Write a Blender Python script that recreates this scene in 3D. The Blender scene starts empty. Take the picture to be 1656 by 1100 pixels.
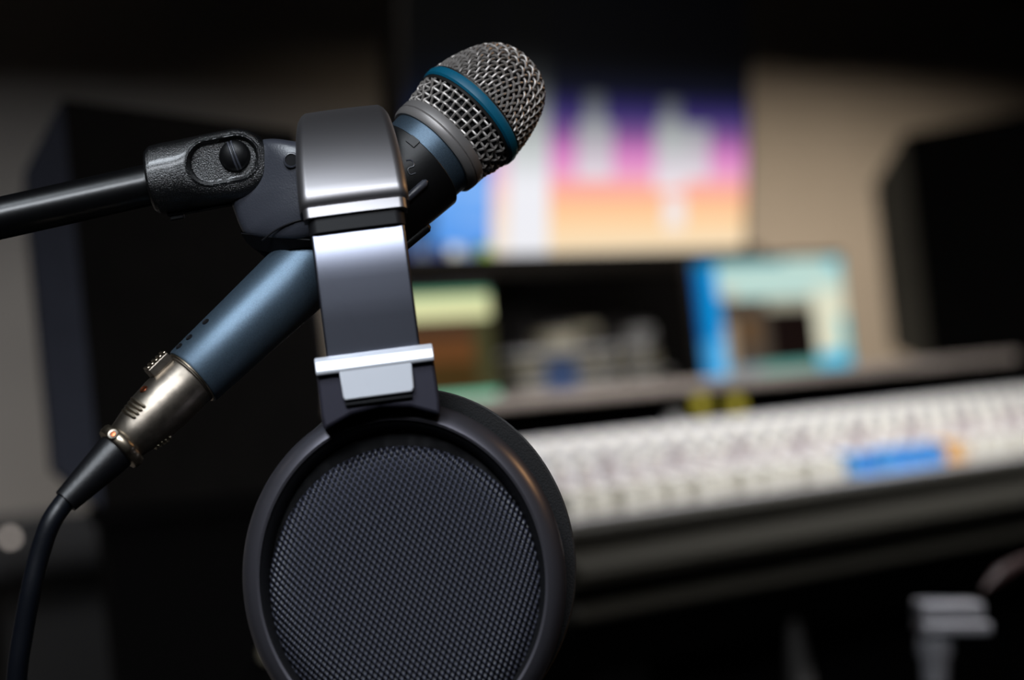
import bpy, bmesh, math, random
from mathutils import Vector, Matrix
random.seed(7)
PI = math.pi
sc = bpy.context.scene
C = sc.collection

# ------------------------------------------------------------------ camera
FPX = 85.0 / 36.0 * 1656.0
CAM_Z = 0.98
PITCH, ROLL = math.radians(2.43), math.radians(6.17)
cam_data = bpy.data.cameras.new('camera')
cam = bpy.data.objects.new('camera', cam_data); C.objects.link(cam)
cam_data.lens = 85; cam_data.sensor_width = 36; cam_data.sensor_fit = 'HORIZONTAL'
cam_data.clip_start = 0.02; cam_data.clip_end = 50
RM = (Matrix.Rotation(PI / 2 + PITCH, 3, 'X') @ Matrix.Rotation(-ROLL, 3, 'Z'))
CP = Vector((0, 0, CAM_Z))
cam.matrix_world = Matrix.Translation(CP) @ RM.to_4x4()
cam_data.dof.use_dof = True
cam_data.dof.focus_distance = 0.962
cam_data.dof.aperture_fstop = 4.9
cam_data.dof.aperture_blades = 0
sc.camera = cam

# ------------------------------------------------------------------ world, lamps, exposure
w = bpy.data.worlds.new('studio_air'); sc.world = w; w.use_nodes = True
w.node_tree.nodes['Background'].inputs[0].default_value = (0.55, 0.62, 0.8, 1)
w.node_tree.nodes['Background'].inputs[1].default_value = 0.007
sc.view_settings.view_transform = 'Standard'
sc.view_settings.look = 'None'
sc.view_settings.gamma = 1
sc.view_settings.exposure = 0
sc.view_settings.use_curve_mapping = False

def area(name, loc, target, power, sx, sy, col, spread=180):
    l = bpy.data.lights.new(name, 'AREA'); l.shape = 'RECTANGLE'; l.size = sx; l.size_y = sy
    l.energy = power; l.color = col; l.spread = math.radians(spread)
    o = bpy.data.objects.new(name, l); C.objects.link(o)
    o.location = loc
    o.rotation_euler = (Vector(target) - Vector(loc)).to_track_quat('-Z', 'Y').to_euler()
    return o
def spot(name, loc, target, power, angle, blend, col, size=0.05):
    l = bpy.data.lights.new(name, 'SPOT'); l.energy = power; l.color = col
    l.spot_size = math.radians(angle); l.spot_blend = blend; l.shadow_soft_size = size
    o = bpy.data.objects.new(name, l); C.objects.link(o)
    o.location = loc
    o.rotation_euler = (Vector(target) - Vector(loc)).to_track_quat('-Z', 'Y').to_euler()
    return o
_A = math.radians(43.4)
def dk(a, b, z): return (a * math.sin(_A) - b * math.cos(_A), a * math.cos(_A) + b * math.sin(_A), z)   # desk coordinates
spot('key_lamp', (-0.30, 0.34, 1.80), (-0.095, 0.95, 0.985), 38, 25, 1.0, (0.84, 0.92, 1.0), 0.17)
area('front_softbox', (-0.06, -0.28, 1.84), (-0.07, 0.93, 0.86), 2.2, 1.1, 0.26, (0.88, 0.93, 1.0), 52)
area('warm_lamp', (0.55, 1.12, 1.30), (-0.04, 0.93, 1.0), 0.45, 0.06, 0.06, (1.0, 0.55, 0.22))
area('console_fill', dk(1.85, 0.72, 1.95), dk(1.85, 1.36, 0.92), 6.4, 0.9, 0.25, (0.97, 0.97, 1.0), 80)  # unseen area light added to brighten the console surface
area('wall_fill', dk(3.45, 1.36, 2.35), dk(3.35, 2.55, 0.9), 7.6, 0.45, 0.5, (1.0, 0.84, 0.66), 84)  # added unseen light, placed so the bulkhead shades the wall's top
area('left_wall_fill', dk(1.75, 1.55, 2.35), dk(1.80, 2.55, 1.0), 2.6, 0.4, 0.4, (0.88, 0.92, 1.0), 110)  # fill added without a visible source, brightens the left wall

# ------------------------------------------------------------------ pixel rays and frames
def ray(px, py):
    return (RM @ Vector(((px - 828) / FPX, -(py - 550) / FPX, -1.0)))
def at(px, py, D):
    return CP + ray(px, py) * D
class Fr:
    def __init__(s, o, ex, ey, ez):
        s.o = Vector(o); s.x = Vector(ex).normalized(); s.y = Vector(ey).normalized(); s.z = Vector(ez).normalized()
    def p(s, x, y, z): return s.o + s.x * x + s.y * y + s.z * z
    def at(s, x, y, z): return Fr(s.p(x, y, z), s.x, s.y, s.z)
    def rot(s, axis, deg):
        m = Matrix.Rotation(math.radians(deg), 3, {'x': s.x, 'y': s.y, 'z': s.z}[axis])
        return Fr(s.o, m @ s.x, m @ s.y, m @ s.z)
# frame of the desk: x runs along the console, y away from the engineer's seat, z up
AZ = math.radians(43.4)
DU = Vector((math.sin(AZ), math.cos(AZ), 0)); DV = Vector((-math.cos(AZ), math.sin(AZ), 0))
DESK = Fr((0, 0, 0), DU, DV, (0, 0, 1))
def hit_b(px, py, b):                       # where a pixel's ray meets the vertical plane b of the desk frame
    r = ray(px, py); t = (b - CP.dot(DV)) / r.dot(DV)
    p = CP + r * t
    return p.dot(DU), p.z                   # (a, z)

# ------------------------------------------------------------------ materials
def lin(c):
    return tuple(((v / 255) / 12.92 if v / 255 <= 0.04045 else ((v / 255 + 0.055) / 1.055) ** 2.4) for v in c)
def mat(name, rgb, rough=0.5, metal=0.0, noise=None, bump=None, spec=0.5, coat=0.0, sheen=0.0):
    m = bpy.data.materials.new(name); m.use_nodes = True
    nt = m.node_tree; b = nt.nodes['Principled BSDF']
    b.inputs['Base Color'].default_value = (*rgb, 1); b.inputs['Roughness'].default_value = rough
    b.inputs['Metallic'].default_value = metal; b.inputs['Specular IOR Level'].default_value = spec
    b.inputs['Coat Weight'].default_value = coat; b.inputs['Coat Roughness'].default_value = 0.15
    b.inputs['Sheen Weight'].default_value = sheen
    tc = nt.nodes.new('ShaderNodeTexCoord')
    if noise:                               # (scale, amount): slight variation of the colour
        n = nt.nodes.new('ShaderNodeTexNoise'); n.inputs['Scale'].default_value = noise[0]; n.inputs['Detail'].default_value = 4
        nt.links.new(tc.outputs['Object'], n.inputs['Vector'])
        r = nt.nodes.new('ShaderNodeValToRGB')
        lo = tuple(v * (1 - noise[1]) for v in rgb); hi = tuple(min(1, v * (1 + noise[1])) for v in rgb)
        r.color_ramp.elements[0].position = 0.3; r.color_ramp.elements[1].position = 0.7
        r.color_ramp.elements[0].color = (*lo, 1); r.color_ramp.elements[1].color = (*hi, 1)
        nt.links.new(n.outputs['Fac'], r.inputs['Fac']); nt.links.new(r.outputs['Color'], b.inputs['Base Color'])
    if bump:                                # (scale, strength, distance)
        n = nt.nodes.new('ShaderNodeTexNoise'); n.inputs['Scale'].default_value = bump[0]; n.inputs['Detail'].default_value = 3
        nt.links.new(tc.outputs['Object'], n.inputs['Vector'])
        bp = nt.nodes.new('ShaderNodeBump'); bp.inputs['Strength'].default_value = bump[1]; bp.inputs['Distance'].default_value = bump[2]
        nt.links.new(n.outputs['Fac'], bp.inputs['Height']); nt.links.new(bp.outputs['Normal'], b.inputs['Normal'])
    return m
def glow(name, rgb, strength=1.0):
    m = bpy.data.materials.new(name); m.use_nodes = True
    nt = m.node_tree; b = nt.nodes['Principled BSDF']
    b.inputs['Base Color'].default_value = (0.01, 0.01, 0.01, 1)
    b.inputs['Emission Color'].default_value = (*rgb, 1); b.inputs['Emission Strength'].default_value = strength
    return m
def screen_mat(name, strength):
    m = bpy.data.materials.new(name); m.use_nodes = True
    nt = m.node_tree; b = nt.nodes['Principled BSDF']
    b.inputs['Base Color'].default_value = (0.004, 0.004, 0.004, 1); b.inputs['Roughness'].default_value = 0.3
    a = nt.nodes.new('ShaderNodeAttribute'); a.attribute_name = 'picture'
    nt.links.new(a.outputs['Color'], b.inputs['Emission Color']); b.inputs['Emission Strength'].default_value = strength
    return m
M = {}
M['mic_paint'] = mat('mic_paint', lin((76, 92, 106)), 0.46, 0.7, noise=(2200, 0.22), bump=(3000, 0.12, 0.0002))
M['gunmetal'] = mat('gunmetal', lin((138, 134, 132)), 0.45, 0.5)
M['wire'] = mat('wire', lin((158, 152, 147)), 0.46, 0.6)
M['foam'] = mat('foam', (0.006, 0.006, 0.007), 0.95, 0, bump=(900, 0.5, 0.001))
M['blue_band'] = mat('blue_band', lin((0, 88, 116)), 0.45, 0.0)
M['dark_lip'] = mat('dark_lip', lin((50, 48, 47)), 0.4, 0.5)
M['clip_plastic'] = mat('clip_plastic', lin((54, 56, 64)), 0.40, 0, bump=(1500, 0.25, 0.0003), spec=0.8)
M['clip_dark'] = mat('clip_dark', lin((9, 9, 10)), 0.45, 0, bump=(1500, 0.15, 0.0002), spec=0.35)
M['crackle'] = mat('crackle', lin((12, 12, 13)), 0.30, 0, bump=(1900, 1.0, 0.0004), spec=1.0, coat=0.35)
M['boom_paint'] = mat('boom_paint', lin((7, 7, 8)), 0.30, 0, bump=(300, 0.08, 0.0005), spec=0.6)
M['brass'] = mat('brass', lin((190, 130, 80)), 0.3, 1)
M['nickel'] = mat('nickel', lin((140, 131, 120)), 0.40, 1, noise=(300, 0.2), bump=(900, 0.10, 0.0003))
M['nickel_bright'] = mat('nickel_bright', lin((190, 176, 155)), 0.30, 1)
M['copper'] = mat('copper', lin((170, 95, 65)), 0.35, 1)
M['rubber'] = mat('rubber', lin((10, 10, 13)), 0.42, 0, bump=(700, 0.15, 0.0004))
M['cable_rubber'] = mat('cable_rubber', lin((8, 11, 18)), 0.40, 0, bump=(500, 0.15, 0.0004))
M['band_metal'] = mat('band_metal', lin((122, 125, 137)), 0.33, 1.0)
M['band_shell'] = mat('band_shell', lin((150, 147, 149)), 0.46, 1.0)
M['cup_plastic'] = mat('cup_plastic', lin((98, 96, 103)), 0.36, 0.8)
M['yoke_plastic'] = mat('yoke_plastic', lin((62, 61, 72)), 0.38, 0.6)
M['plate_metal'] = mat('plate_metal', lin((222, 225, 232)), 0.36, 0.3)
M['black_plastic'] = mat('black_plastic', (0.004, 0.004, 0.005), 0.6, 0, spec=0.2)
M['velour'] = mat('velour', lin((8, 8, 10)), 0.95, 0, bump=(1200, 0.9, 0.001), sheen=0.05)
M['cushion'] = mat('cushion', lin((16, 16, 18)), 0.8)
M['speaker_black'] = mat('speaker_black', lin((17, 15, 13)), 0.85, noise=(40, 0.2), spec=0.15)
M['speaker_bevel'] = mat('speaker_bevel', lin((84, 86, 98)), 0.75, noise=(30, 0.1), spec=0.2)
M['speaker_bevel_brown'] = mat('speaker_bevel_brown', lin((120, 113, 98)), 0.75, noise=(30, 0.1), spec=0.2)
M['wall_paint'] = mat('wall_paint', lin((178, 170, 160)), 0.9, noise=(3, 0.06))
M['matte_dark'] = mat('matte_dark', lin((14, 13, 12)), 0.95, spec=0.1)
M['floor'] = mat('floor', lin((26, 24, 23)), 0.8, noise=(8, 0.3))
M['console_panel'] = mat('console_panel', lin((196, 194, 194)), 0.5, noise=(60, 0.08))
M['fader_grey'] = mat('fader_grey', lin((100, 94, 86)), 0.5, noise=(80, 0.15))
M['console_dark'] = mat('console_dark', lin((50, 48, 42)), 0.38, 0.1)
M['console_under'] = mat('console_under', lin((10, 10, 10)), 0.7, spec=0.2)
M['cap_white'] = mat('cap_white', lin((248, 244, 230)), 0.3)
M['cap_blue'] = mat('cap_blue', lin((84, 160, 222)), 0.5)
M['cap_orange'] = mat('cap_orange', lin((235, 180, 95)), 0.4)
M['cap_mauve'] = mat('cap_mauve', lin((180, 166, 163)), 0.5)
M['cap_grey'] = mat('cap_grey', lin((150, 148, 146)), 0.4)
M['shelf_wood'] = mat('shelf_wood', lin((140, 129, 120)), 0.5, noise=(30, 0.12))
M['bezel'] = mat('bezel', lin((32, 28, 23)), 0.4, spec=0.4)
M['hutch'] = mat('hutch', lin((7, 6, 6)), 0.9, spec=0.1)
M['gear_tan'] = mat('gear_tan', lin((158, 150, 128)), 0.5)
M['gear_grey'] = mat('gear_grey', lin((178, 175, 170)), 0.45)
M['gear_dark'] = mat('gear_dark', lin((38, 34, 32)), 0.6)
M['chrome'] = mat('chrome', lin((190, 190, 195)), 0.22, 1)
M['brushed'] = mat('brushed', lin((165, 165, 170)), 0.45, 0.35)
M['grey_panel'] = mat('grey_panel', lin((70, 68, 66)), 0.8)
M['dark_slab'] = mat('dark_slab', lin((34, 33, 33)), 0.6)

# perforated cover of the ear cup: rows of tiny raised bumps
def grille_mat():
    m = bpy.data.materials.new('cup_mesh'); m.use_nodes = True
    nt = m.node_tree; b = nt.nodes['Principled BSDF']; N = nt.nodes.new; L = nt.links.new
    tc = N('ShaderNodeTexCoord'); mp = N('ShaderNodeMapping'); mp.inputs['Rotation'].default_value = (0, math.radians(9), 0)
    L(tc.outputs['Object'], mp.inputs['Vector'])
    sep = N('ShaderNodeSeparateXYZ'); L(mp.outputs['Vector'], sep.inputs[0])
    def mt(op, a, bb=None, v=None):
        n = N('ShaderNodeMath'); n.operation = op
        if isinstance(a, float): n.inputs[0].default_value = a
        else: L(a, n.inputs[0])
        if bb is not None: L(bb, n.inputs[1])
        if v is not None: n.inputs[1].default_value = v
        return n.outputs[0]
    x = mt('MULTIPLY', sep.outputs['X'], v=2 * PI / 0.00235); z = mt('MULTIPLY', sep.outputs['Z'], v=2 * PI / 0.0036)
    f1 = mt('MULTIPLY', mt('COSINE', x), mt('COSINE', z))          # hexagonal-like lattice of bumps
    f2 = mt('ADD', mt('MULTIPLY', f1, v=0.5), v=0.5)
    cr = N('ShaderNodeValToRGB'); L(f2, cr.inputs['Fac'])
    cr.color_ramp.elements[0].position = 0.35; cr.color_ramp.elements[0].color = (0.004, 0.004, 0.006, 1)
    cr.color_ramp.elements[1].position = 0.75; cr.color_ramp.elements[1].color = (*lin((60, 62, 75)), 1)
    L(cr.outputs['Color'], b.inputs['Base Color'])
    bp = N('ShaderNodeBump'); bp.inputs['Strength'].default_value = 1; bp.inputs['Distance'].default_value = 0.0012
    L(f2, bp.inputs['Height']); L(bp.outputs['Normal'], b.inputs['Normal'])
    b.inputs['Roughness'].default_value = 0.45; b.inputs['Metallic'].default_value = 0.1
    return m
M['cup_mesh'] = grille_mat()

# ------------------------------------------------------------------ mesh builder
def tag(o, label=None, cat=None, group=None, kind=None):
    if label: o['label'] = label
    if cat: o['category'] = cat
    if group: o['group'] = group
    if kind: o['kind'] = kind
    return o
def thing(name, loc, label, cat, group=None):
    o = bpy.data.objects.new(name, None); C.objects.link(o); o.location = loc
    o.empty_display_size = 0.02
    return tag(o, label, cat, group)
def world_loc(o):
    l = Vector(o.location)
    while o.parent: o = o.parent; l += o.location
    return l
class MB:
    def __init__(s): s.v = []; s.f = []; s.mi = []
    def add(s, vs, fs, mi=0):
        n = len(s.v); s.v += [Vector(q) for q in vs]; s.f += [tuple(i + n for i in f) for f in fs]; s.mi += [mi] * len(fs)
        return s
    def grid(s, rows, closed_u=False, closed_v=False, cap=False, mi=0):
        nr, nc = len(rows), len(rows[0]); vs = [q for r in rows for q in r]; fs = []
        for i in range(nr if closed_v else nr - 1):
            for j in range(nc if closed_u else nc - 1):
                fs.append((i * nc + j, i * nc + (j + 1) % nc, ((i + 1) % nr) * nc + (j + 1) % nc, ((i + 1) % nr) * nc + j))
        if cap: fs.append(tuple(range(nc))[::-1]); fs.append(tuple((nr - 1) * nc + j for j in range(nc)))
        return s.add(vs, fs, mi)
    def box(s, F, x0, x1, y0, y1, z0, z1, mi=0):
        vs = [F.p(x, y, z) for x in (x0, x1) for y in (y0, y1) for z in (z0, z1)]
        return s.add(vs, [(0, 1, 3, 2), (4, 6, 7, 5), (0, 4, 5, 1), (2, 3, 7, 6), (0, 2, 6, 4), (1, 5, 7, 3)], mi)
    def lathe(s, F, prof, n=48, cap=True, mi=0):      # prof: (z, r) along F.z
        rows = [[F.p(r * math.cos(2 * PI * k / n), r * math.sin(2 * PI * k / n), z) for k in range(n)] for z, r in prof]
        return s.grid(rows, closed_u=True, cap=cap, mi=mi)
    def tube(s, pts, rad, n=12, cap=True, closed=False, mi=0):
        pts = [Vector(q) for q in pts]; m = len(pts); rows = []; up = None
        for i, q in enumerate(pts):
            if closed: t = pts[(i + 1) % m] - pts[i - 1]
            else: t = pts[min(i + 1, m - 1)] - pts[max(i - 1, 0)]
            t.normalize()
            if up is None: up = t.orthogonal().normalized()
            up = (up - t * up.dot(t)).normalized(); bi = t.cross(up)
            r = rad[i] if isinstance(rad, (list, tuple)) else rad
            rows.append([q + up * (r * math.cos(2 * PI * k / n)) + bi * (r * math.sin(2 * PI * k / n)) for k in range(n)])
        return s.grid(rows, closed_u=True, closed_v=closed, cap=cap and not closed, mi=mi)
    def prism(s, F, pts, y0, y1, mi=0):                # polygon in x,z extruded along y
        n = len(pts); vs = [F.p(a, y0, b) for a, b in pts] + [F.p(a, y1, b) for a, b in pts]
        fs = [tuple(range(n))[::-1], tuple(range(n, 2 * n))] + [(i, (i + 1) % n, n + (i + 1) % n, n + i) for i in range(n)]
        return s.add(vs, fs, mi)
    def build(s, name, m, parent=None, loc=None, smooth=True, bevel=0, seg=3, angle=35):
        base = world_loc(parent) if parent else Vector(loc if loc is not None else (0, 0, 0))
        me = bpy.data.meshes.new(name); me.from_pydata([v - base for v in s.v], [], s.f)
        for mm in (m if isinstance(m, (list, tuple)) else [m]): me.materials.append(M[mm] if isinstance(mm, str) else mm)
        for i, p in enumerate(me.polygons): p.material_index = s.mi[i]
        b = bmesh.new(); b.from_mesh(me); bmesh.ops.recalc_face_normals(b, faces=b.faces)
        if smooth:
            for f in b.faces: f.smooth = True
            for e in b.edges:
                if len(e.link_faces) == 2 and e.calc_face_angle(0) > math.radians(angle): e.smooth = False
        b.to_mesh(me); b.free()
        o = bpy.data.objects.new(name, me); C.objects.link(o)
        if parent: o.parent = parent
        else: o.location = base
        if bevel:
            md = o.modifiers.new('bevel', 'BEVEL'); md.width = bevel; md.segments = seg; md.limit_method = 'ANGLE'
            md.angle_limit = math.radians(30); md.harden_normals = False
        return o
def catmull(pts, n=8):
    P = [Vector(q) for q in pts]; P = [P[0] * 2 - P[1]] + P + [P[-1] * 2 - P[-2]]; out = []
    for i in range(1, len(P) - 2):
        for k in range(n):
            t = k / n
            out.append(0.5 * ((2 * P[i]) + (P[i + 1] - P[i - 1]) * t + (2 * P[i - 1] - 5 * P[i] + 4 * P[i + 1] - P[i + 2]) * t * t
                              + (3 * P[i] - P[i - 1] - 3 * P[i + 1] + P[i + 2]) * t ** 3))
    out.append(P[-2]); return out
def sstep(a, b, x):
    t = max(0, min(1, (x - a) / (b - a))); return t * t * (3 - 2 * t)

# ------------------------------------------------------------------ the room
def struct(name, mb, m): return tag(mb.build(name, m, smooth=False), kind='structure')
RA0, RA1, RB0, RB1, RH = -1.6, 5.2, -1.6, 2.55, 2.6       # room extents in the desk frame
struct('floor', MB().box(DESK, RA0, RA1, RB0, RB1, -0.1, 0.0), 'floor')
struct('ceiling', MB().box(DESK, RA0, RA1, RB0, RB1, RH, RH + 0.1), 'matte_dark')
struct('wall_back', MB().box(DESK, RA0, RA1, RB1, RB1 + 0.1, 0, RH), 'wall_paint')
struct('wall_left', MB().box(DESK, RA0 - 0.1, RA0, RB0, RB1, 0, RH), 'wall_paint')
struct('wall_right', MB().box(DESK, RA1, RA1 + 0.1, RB0, RB1, 0, RH), 'matte_dark')
struct('shade_bulkhead_1', MB().box(DESK, RA0, RA1, RB1 - 0.42, RB1, 1.78, RH), 'matte_dark')    # added dark bulkhead, unseen above the view, shades the wall top

# ------------------------------------------------------------------ mixing console
B0 = 1.20; BD = 0.29                                       # front line and depth of the control surface
a_f, z_f = hit_b(900, 846, B0); a_k, z_k = hit_b(850, 712, B0 + BD)
A_L = hit_b(888, 860, B0)[0]; A_R = A_L + 2.2
SL = (z_k - z_f) / BD
def surf(a, b, h=0.0): return DESK.p(a, B0 + b, z_f + SL * b + h)
con = thing('mixing_console', DESK.p((A_L + A_R) / 2, B0 + BD / 2, 0), 'long pale grey mixing console with rows of white caps and a rounded dark armrest', 'mixing console')
body = MB()
sec = [(0.0, z_f - 0.006), (BD, z_k - 0.006), (BD, z_k - 0.16), (0.05, z_f - 0.12), (0.0, z_f - 0.08)]
body.add([DESK.p(a, B0 + b, z) for a in (A_L, A_R) for b, z in sec],
         [tuple(range(5))[::-1], tuple(range(5, 10))] + [(i, (i + 1) % 5, 5 + (i + 1) % 5, 5 + i) for i in range(5)])
body.build('chassis', 'console_under', con, smooth=False)
NCH = 72; PIT = (A_R - A_L - 0.06) / NCH
pn = MB(); pn.add([surf(A_L, 0), surf(A_R, 0), surf(A_R, BD), surf(A_L, BD), surf(A_L, 0, -.006), surf(A_R, 0, -.006), surf(A_R, BD, -.006), surf(A_L, BD, -.006)],
                  [(0, 1, 2, 3), (4, 7, 6, 5), (0, 4, 5, 1), (2, 6, 7, 3), (0, 3, 7, 4), (1, 5, 6, 2)])
pn.build('control_panel', 'console_panel', con, smooth=False)
fp = MB(); fp.add([surf(A_L + .003, .004, .0006), surf(A_R - .003, .004, .0006), surf(A_R - .003, .088, .0006), surf(A_L + .003, .088, .0006), surf(A_L + .003, .004, -.001), surf(A_R - .003, .004, -.001), surf(A_R - .003, .088, -.001), surf(A_L + .003, .088, -.001)],
                  [(0, 1, 2, 3), (4, 7, 6, 5), (0, 4, 5, 1), (2, 6, 7, 3), (0, 3, 7, 4), (1, 5, 6, 2)])
fp.build('fader_panel', 'fader_grey', con, smooth=False)
arm = [(b, z_f + z) for b, z in ((.002, -.003), (-.004, -.0015), (-.009, -.003), (-.0125, -.007), (-.0125, -.011), (-.008, -.014), (-.005, -.018), (-.006, -.024),
       (-.013, -.0265), (-.022, -.0285), (-.029, -.033), (-.031, -.039), (-.029, -.045), (-.022, -.049), (-.008, -.051), (.002, -.052))]
rows = [[DESK.p(a, B0 + b, z) for b, z in arm] for a in (A_L - 0.005, A_R)]
MB().grid(rows, closed_u=True, cap=True).build('armrest', 'console_dark', con)
MB().box(DESK, A_L, A_R, B0 - 0.020, B0 + 0.02, z_f - 0.074, z_f - 0.060).build('lower_rail', 'console_dark', con, bevel=0.004)
for x in (A_L + 0.12, A_R - 0.12):
    MB().box(DESK, x - 0.03, x + 0.03, B0 + 0.05, B0 + BD - 0.04, 0, z_f - 0.11).build('leg', 'console_under', con, smooth=False)
MB().box(DESK, A_L + .16, A_R - .16, B0 + 0.10, B0 + BD - 0.06, .02, z_f - 0.11).build('modesty_panel', 'console_under', con, smooth=False)
# caps: a keycap-like fader cap in front, knobs behind
def cap_mesh(top, bot, h, L):
    mb = MB(); mb.add([Vector((sx * w2, sy * l2, z)) for z, w2, l2 in ((0, bot, L), (h * .5, (top + bot) / 2, L * .9), (h, top, L * .75)) for sx, sy in ((-1, -1), (1, -1), (1, 1), (-1, 1))],
           [(0, 1, 5, 4), (1, 2, 6, 5), (2, 3, 7, 6), (3, 0, 4, 7), (4, 5, 9, 8), (5, 6, 10, 9), (6, 7, 11, 10), (7, 4, 8, 11), (8, 9, 10, 11), (3, 2, 1, 0)])
    return mb
def knob_mb(r, h):
    F0 = Fr((0, 0, 0), (1, 0, 0), (0, 1, 0), (0, 0, 1)); mb = MB()
    mb.lathe(F0, [(0, r * 1.1), (h * .25, r * 1.05), (h * .3, r * .9), (h * .85, r * .8), (h, r * .65)], 14)
    mb.box(F0, -r * .08, r * .08, r * .1, r * .85, h * .8, h * 1.08); return mb
RTILT = Matrix.Rotation(math.atan(SL), 3, Vector((1, 0, 0)))
ROTD = Matrix((DU, DV, Vector((0, 0, 1)))).transposed() @ RTILT
def proto_mesh(mb, name, m):
    o = mb.build(name, m); me = o.data; bpy.data.objects.remove(o); return me
def put(name, me, p, label=None):
    o = bpy.data.objects.new(name, me); C.objects.link(o); o.parent = con
    o.matrix_local = Matrix.Translation(p - Vector(con.location)) @ ROTD.to_4x4()
    if label: o['label'] = label
    return o
capm = {c: proto_mesh(cap_mesh(.0078, .0092, .017, .0115), 'fader_cap', m) for c, m in (('w', 'cap_white'), ('b', 'cap_blue'), ('o', 'cap_orange'))}
knobm = {c: proto_mesh(knob_mb(.0062, .012), 'knob', m) for c, m in (('w', 'cap_white'), ('m', 'cap_mauve'), ('g', 'cap_grey'), ('b', 'cap_blue'))}
ab0, ab1, ao1 = hit_b(1356, 770, B0 + .03)[0], hit_b(1494, 750, B0 + .03)[0], hit_b(1530, 745, B0 + .03)[0]
rest = MB(); nk = 0
for i in range(NCH):
    a = A_L + 0.03 + PIT * (i + .5)
    c = 'b' if ab0 < a < ab1 else ('o' if ab1 <= a < ao1 else 'w')
    put('fader_cap', capm[c], surf(a, .020 + .003 * math.sin(i * 2.3)), {'b': 'blue fader cap', 'o': 'orange fader cap'}.get(c))
    MB().box(Fr(surf(a, .040), DU, ROTD @ Vector((0, 1, 0)), ROTD @ Vector((0, 0, 1))), -.0012, .0012, -.03, .055, .0, .0008).build('fader_slot', 'gear_dark', con, smooth=False)
    for j, (b, cc) in enumerate(((.105, 'm'), (.135, 'w' if i % 3 else 'm'), (.165, 'g'), (.195, 'w'), (.225, 'g'), (.255, 'w'))):
        if j < 3 and nk < 100 and i < 34:
            put('knob', knobm[cc], surf(a, b)); nk += 1
        else:
            me = knobm[cc]; P = surf(a, b)
            rest.add([ROTD @ Vector((v.co.x, v.co.y, v.co.z * (.75 if j < 4 else .4))) + P for v in me.vertices], [tuple(p.vertices) for p in me.polygons], 'wmgb'.index(cc))
tag(rest.build('knob_rows', ['cap_white', 'cap_mauve', 'cap_grey', 'cap_blue'], con), kind='stuff')
MB().box(Fr(surf((ab0 + ab1) / 2, .034), DU, ROTD @ Vector((0, 1, 0)), ROTD @ Vector((0, 0, 1))), -(ab1 - ab0) / 2, (ab1 - ab0) / 2, -.030, .026, 0.001, .0022).build('label_strip', 'cap_blue', con, smooth=False)
MB().box(Fr(surf((ab1 + ao1) / 2, .034), DU, ROTD @ Vector((0, 1, 0)), ROTD @ Vector((0, 0, 1))), -(ao1 - ab1) / 2, (ao1 - ab1) / 2, -.026, .030, 0.001, .0022).build('label_strip', 'cap_orange', con, smooth=False)['label'] = 'orange label strip'

# ------------------------------------------------------------------ shelf behind the console, with a dark hutch
BS = B0 + BD + 0.05                                        # front edge of shelf
_, zs1 = hit_b(820, 663, BS); _, zs0 = hit_b(820, 640, BS)
SH_T = zs0; SH_B = zs1                                     # top and bottom of the shelf board
aL = hit_b(690, 660, BS)[0]; aR = hit_b(1650, 585, BS)[0]
sh = thing('monitor_shelf', DESK.p((aL + aR) / 2, BS + 0.25, 0), 'brown grey shelf board standing behind the console over a black cabinet', 'shelf')
MB().box(DESK, aL, aR, BS + .012, BS + .50, SH_B, SH_T).build('shelf_board', 'hutch', sh, smooth=False)
MB().box(DESK, aL, aR, BS, BS + .012, SH_B, SH_T).build('front_edging', 'shelf_wood', sh, bevel=0.003)
MB().box(DESK, aL + .02, aR - .03, BS + .03, BS + .48, 0, SH_B).build('cabinet', 'hutch', sh, smooth=False)
for i, px in enumerate((1130, 1187)):
    a, z = hit_b(px, 655, BS + .03)
    F = Fr(DESK.p(a, BS + .03, z), DU, (0, 0, 1), -DV)
    MB().lathe(F, [(0, .009), (.006, .009), (.009, .006), (.010, .001)], 20).build('indicator_lamp', glow('yellow_lamp', lin((160, 148, 55)), 1.1), sh, bevel=0)
a, z = hit_b(1083, 680, BS + .03)
MB().lathe(Fr(DESK.p(a, BS + .03, z), DU, (0, 0, 1), -DV), [(0, .008), (.007, .008), (.009, .006), (.010, .001)], 20).build('round_button', 'gear_grey', sh)

# ------------------------------------------------------------------ screens
def make_screen(parent, F, W, H, fn, nu, nv, strength, depth=.012, rim=.012, chin=.012, name='screen'):
    # F origin bottom-left of the lit picture, x to the right, z up, y away
    case = MB().box(F, -rim, W + rim, .0012, depth, -chin, H + rim)
    case.build('case', 'bezel', parent, bevel=.003)
    rows = [[F.p(W * i / nu, 0, H * j / nv) for i in range(nu + 1)] for j in range(nv + 1)]
    mb = MB().grid(rows)
    mb.box(F, 0, W, 0.0004, .0013, 0, H)
    o = mb.build(name, screen_mat(name + '_glow', strength), parent, smooth=False)
    ca = o.data.color_attributes.new('picture', 'FLOAT_COLOR', 'CORNER')
    for p in o.data.polygons[:nu * nv]:
        c = p.index; i, j = c % nu, c // nu
        col = fn((i + .5) / nu, (j + .5) / nv)
        for li in p.loop_indices: ca.data[li].color = (*col, 1)
    for p in o.data.polygons[nu * nv:]:
        for li in p.loop_indices: ca.data[li].color = (0, 0, 0, 1)
    return o
def mix(a, b, t): return tuple(x + (y - x) * t for x, y in zip(a, b))
def ramp(stops, t):
    if t <= stops[0][0]: return stops[0][1]
    for (a, c), (b, d) in zip(stops, stops[1:]):
        if t <= b: return mix(c, d, (t - a) / (b - a))
    return stops[-1][1]

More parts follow.
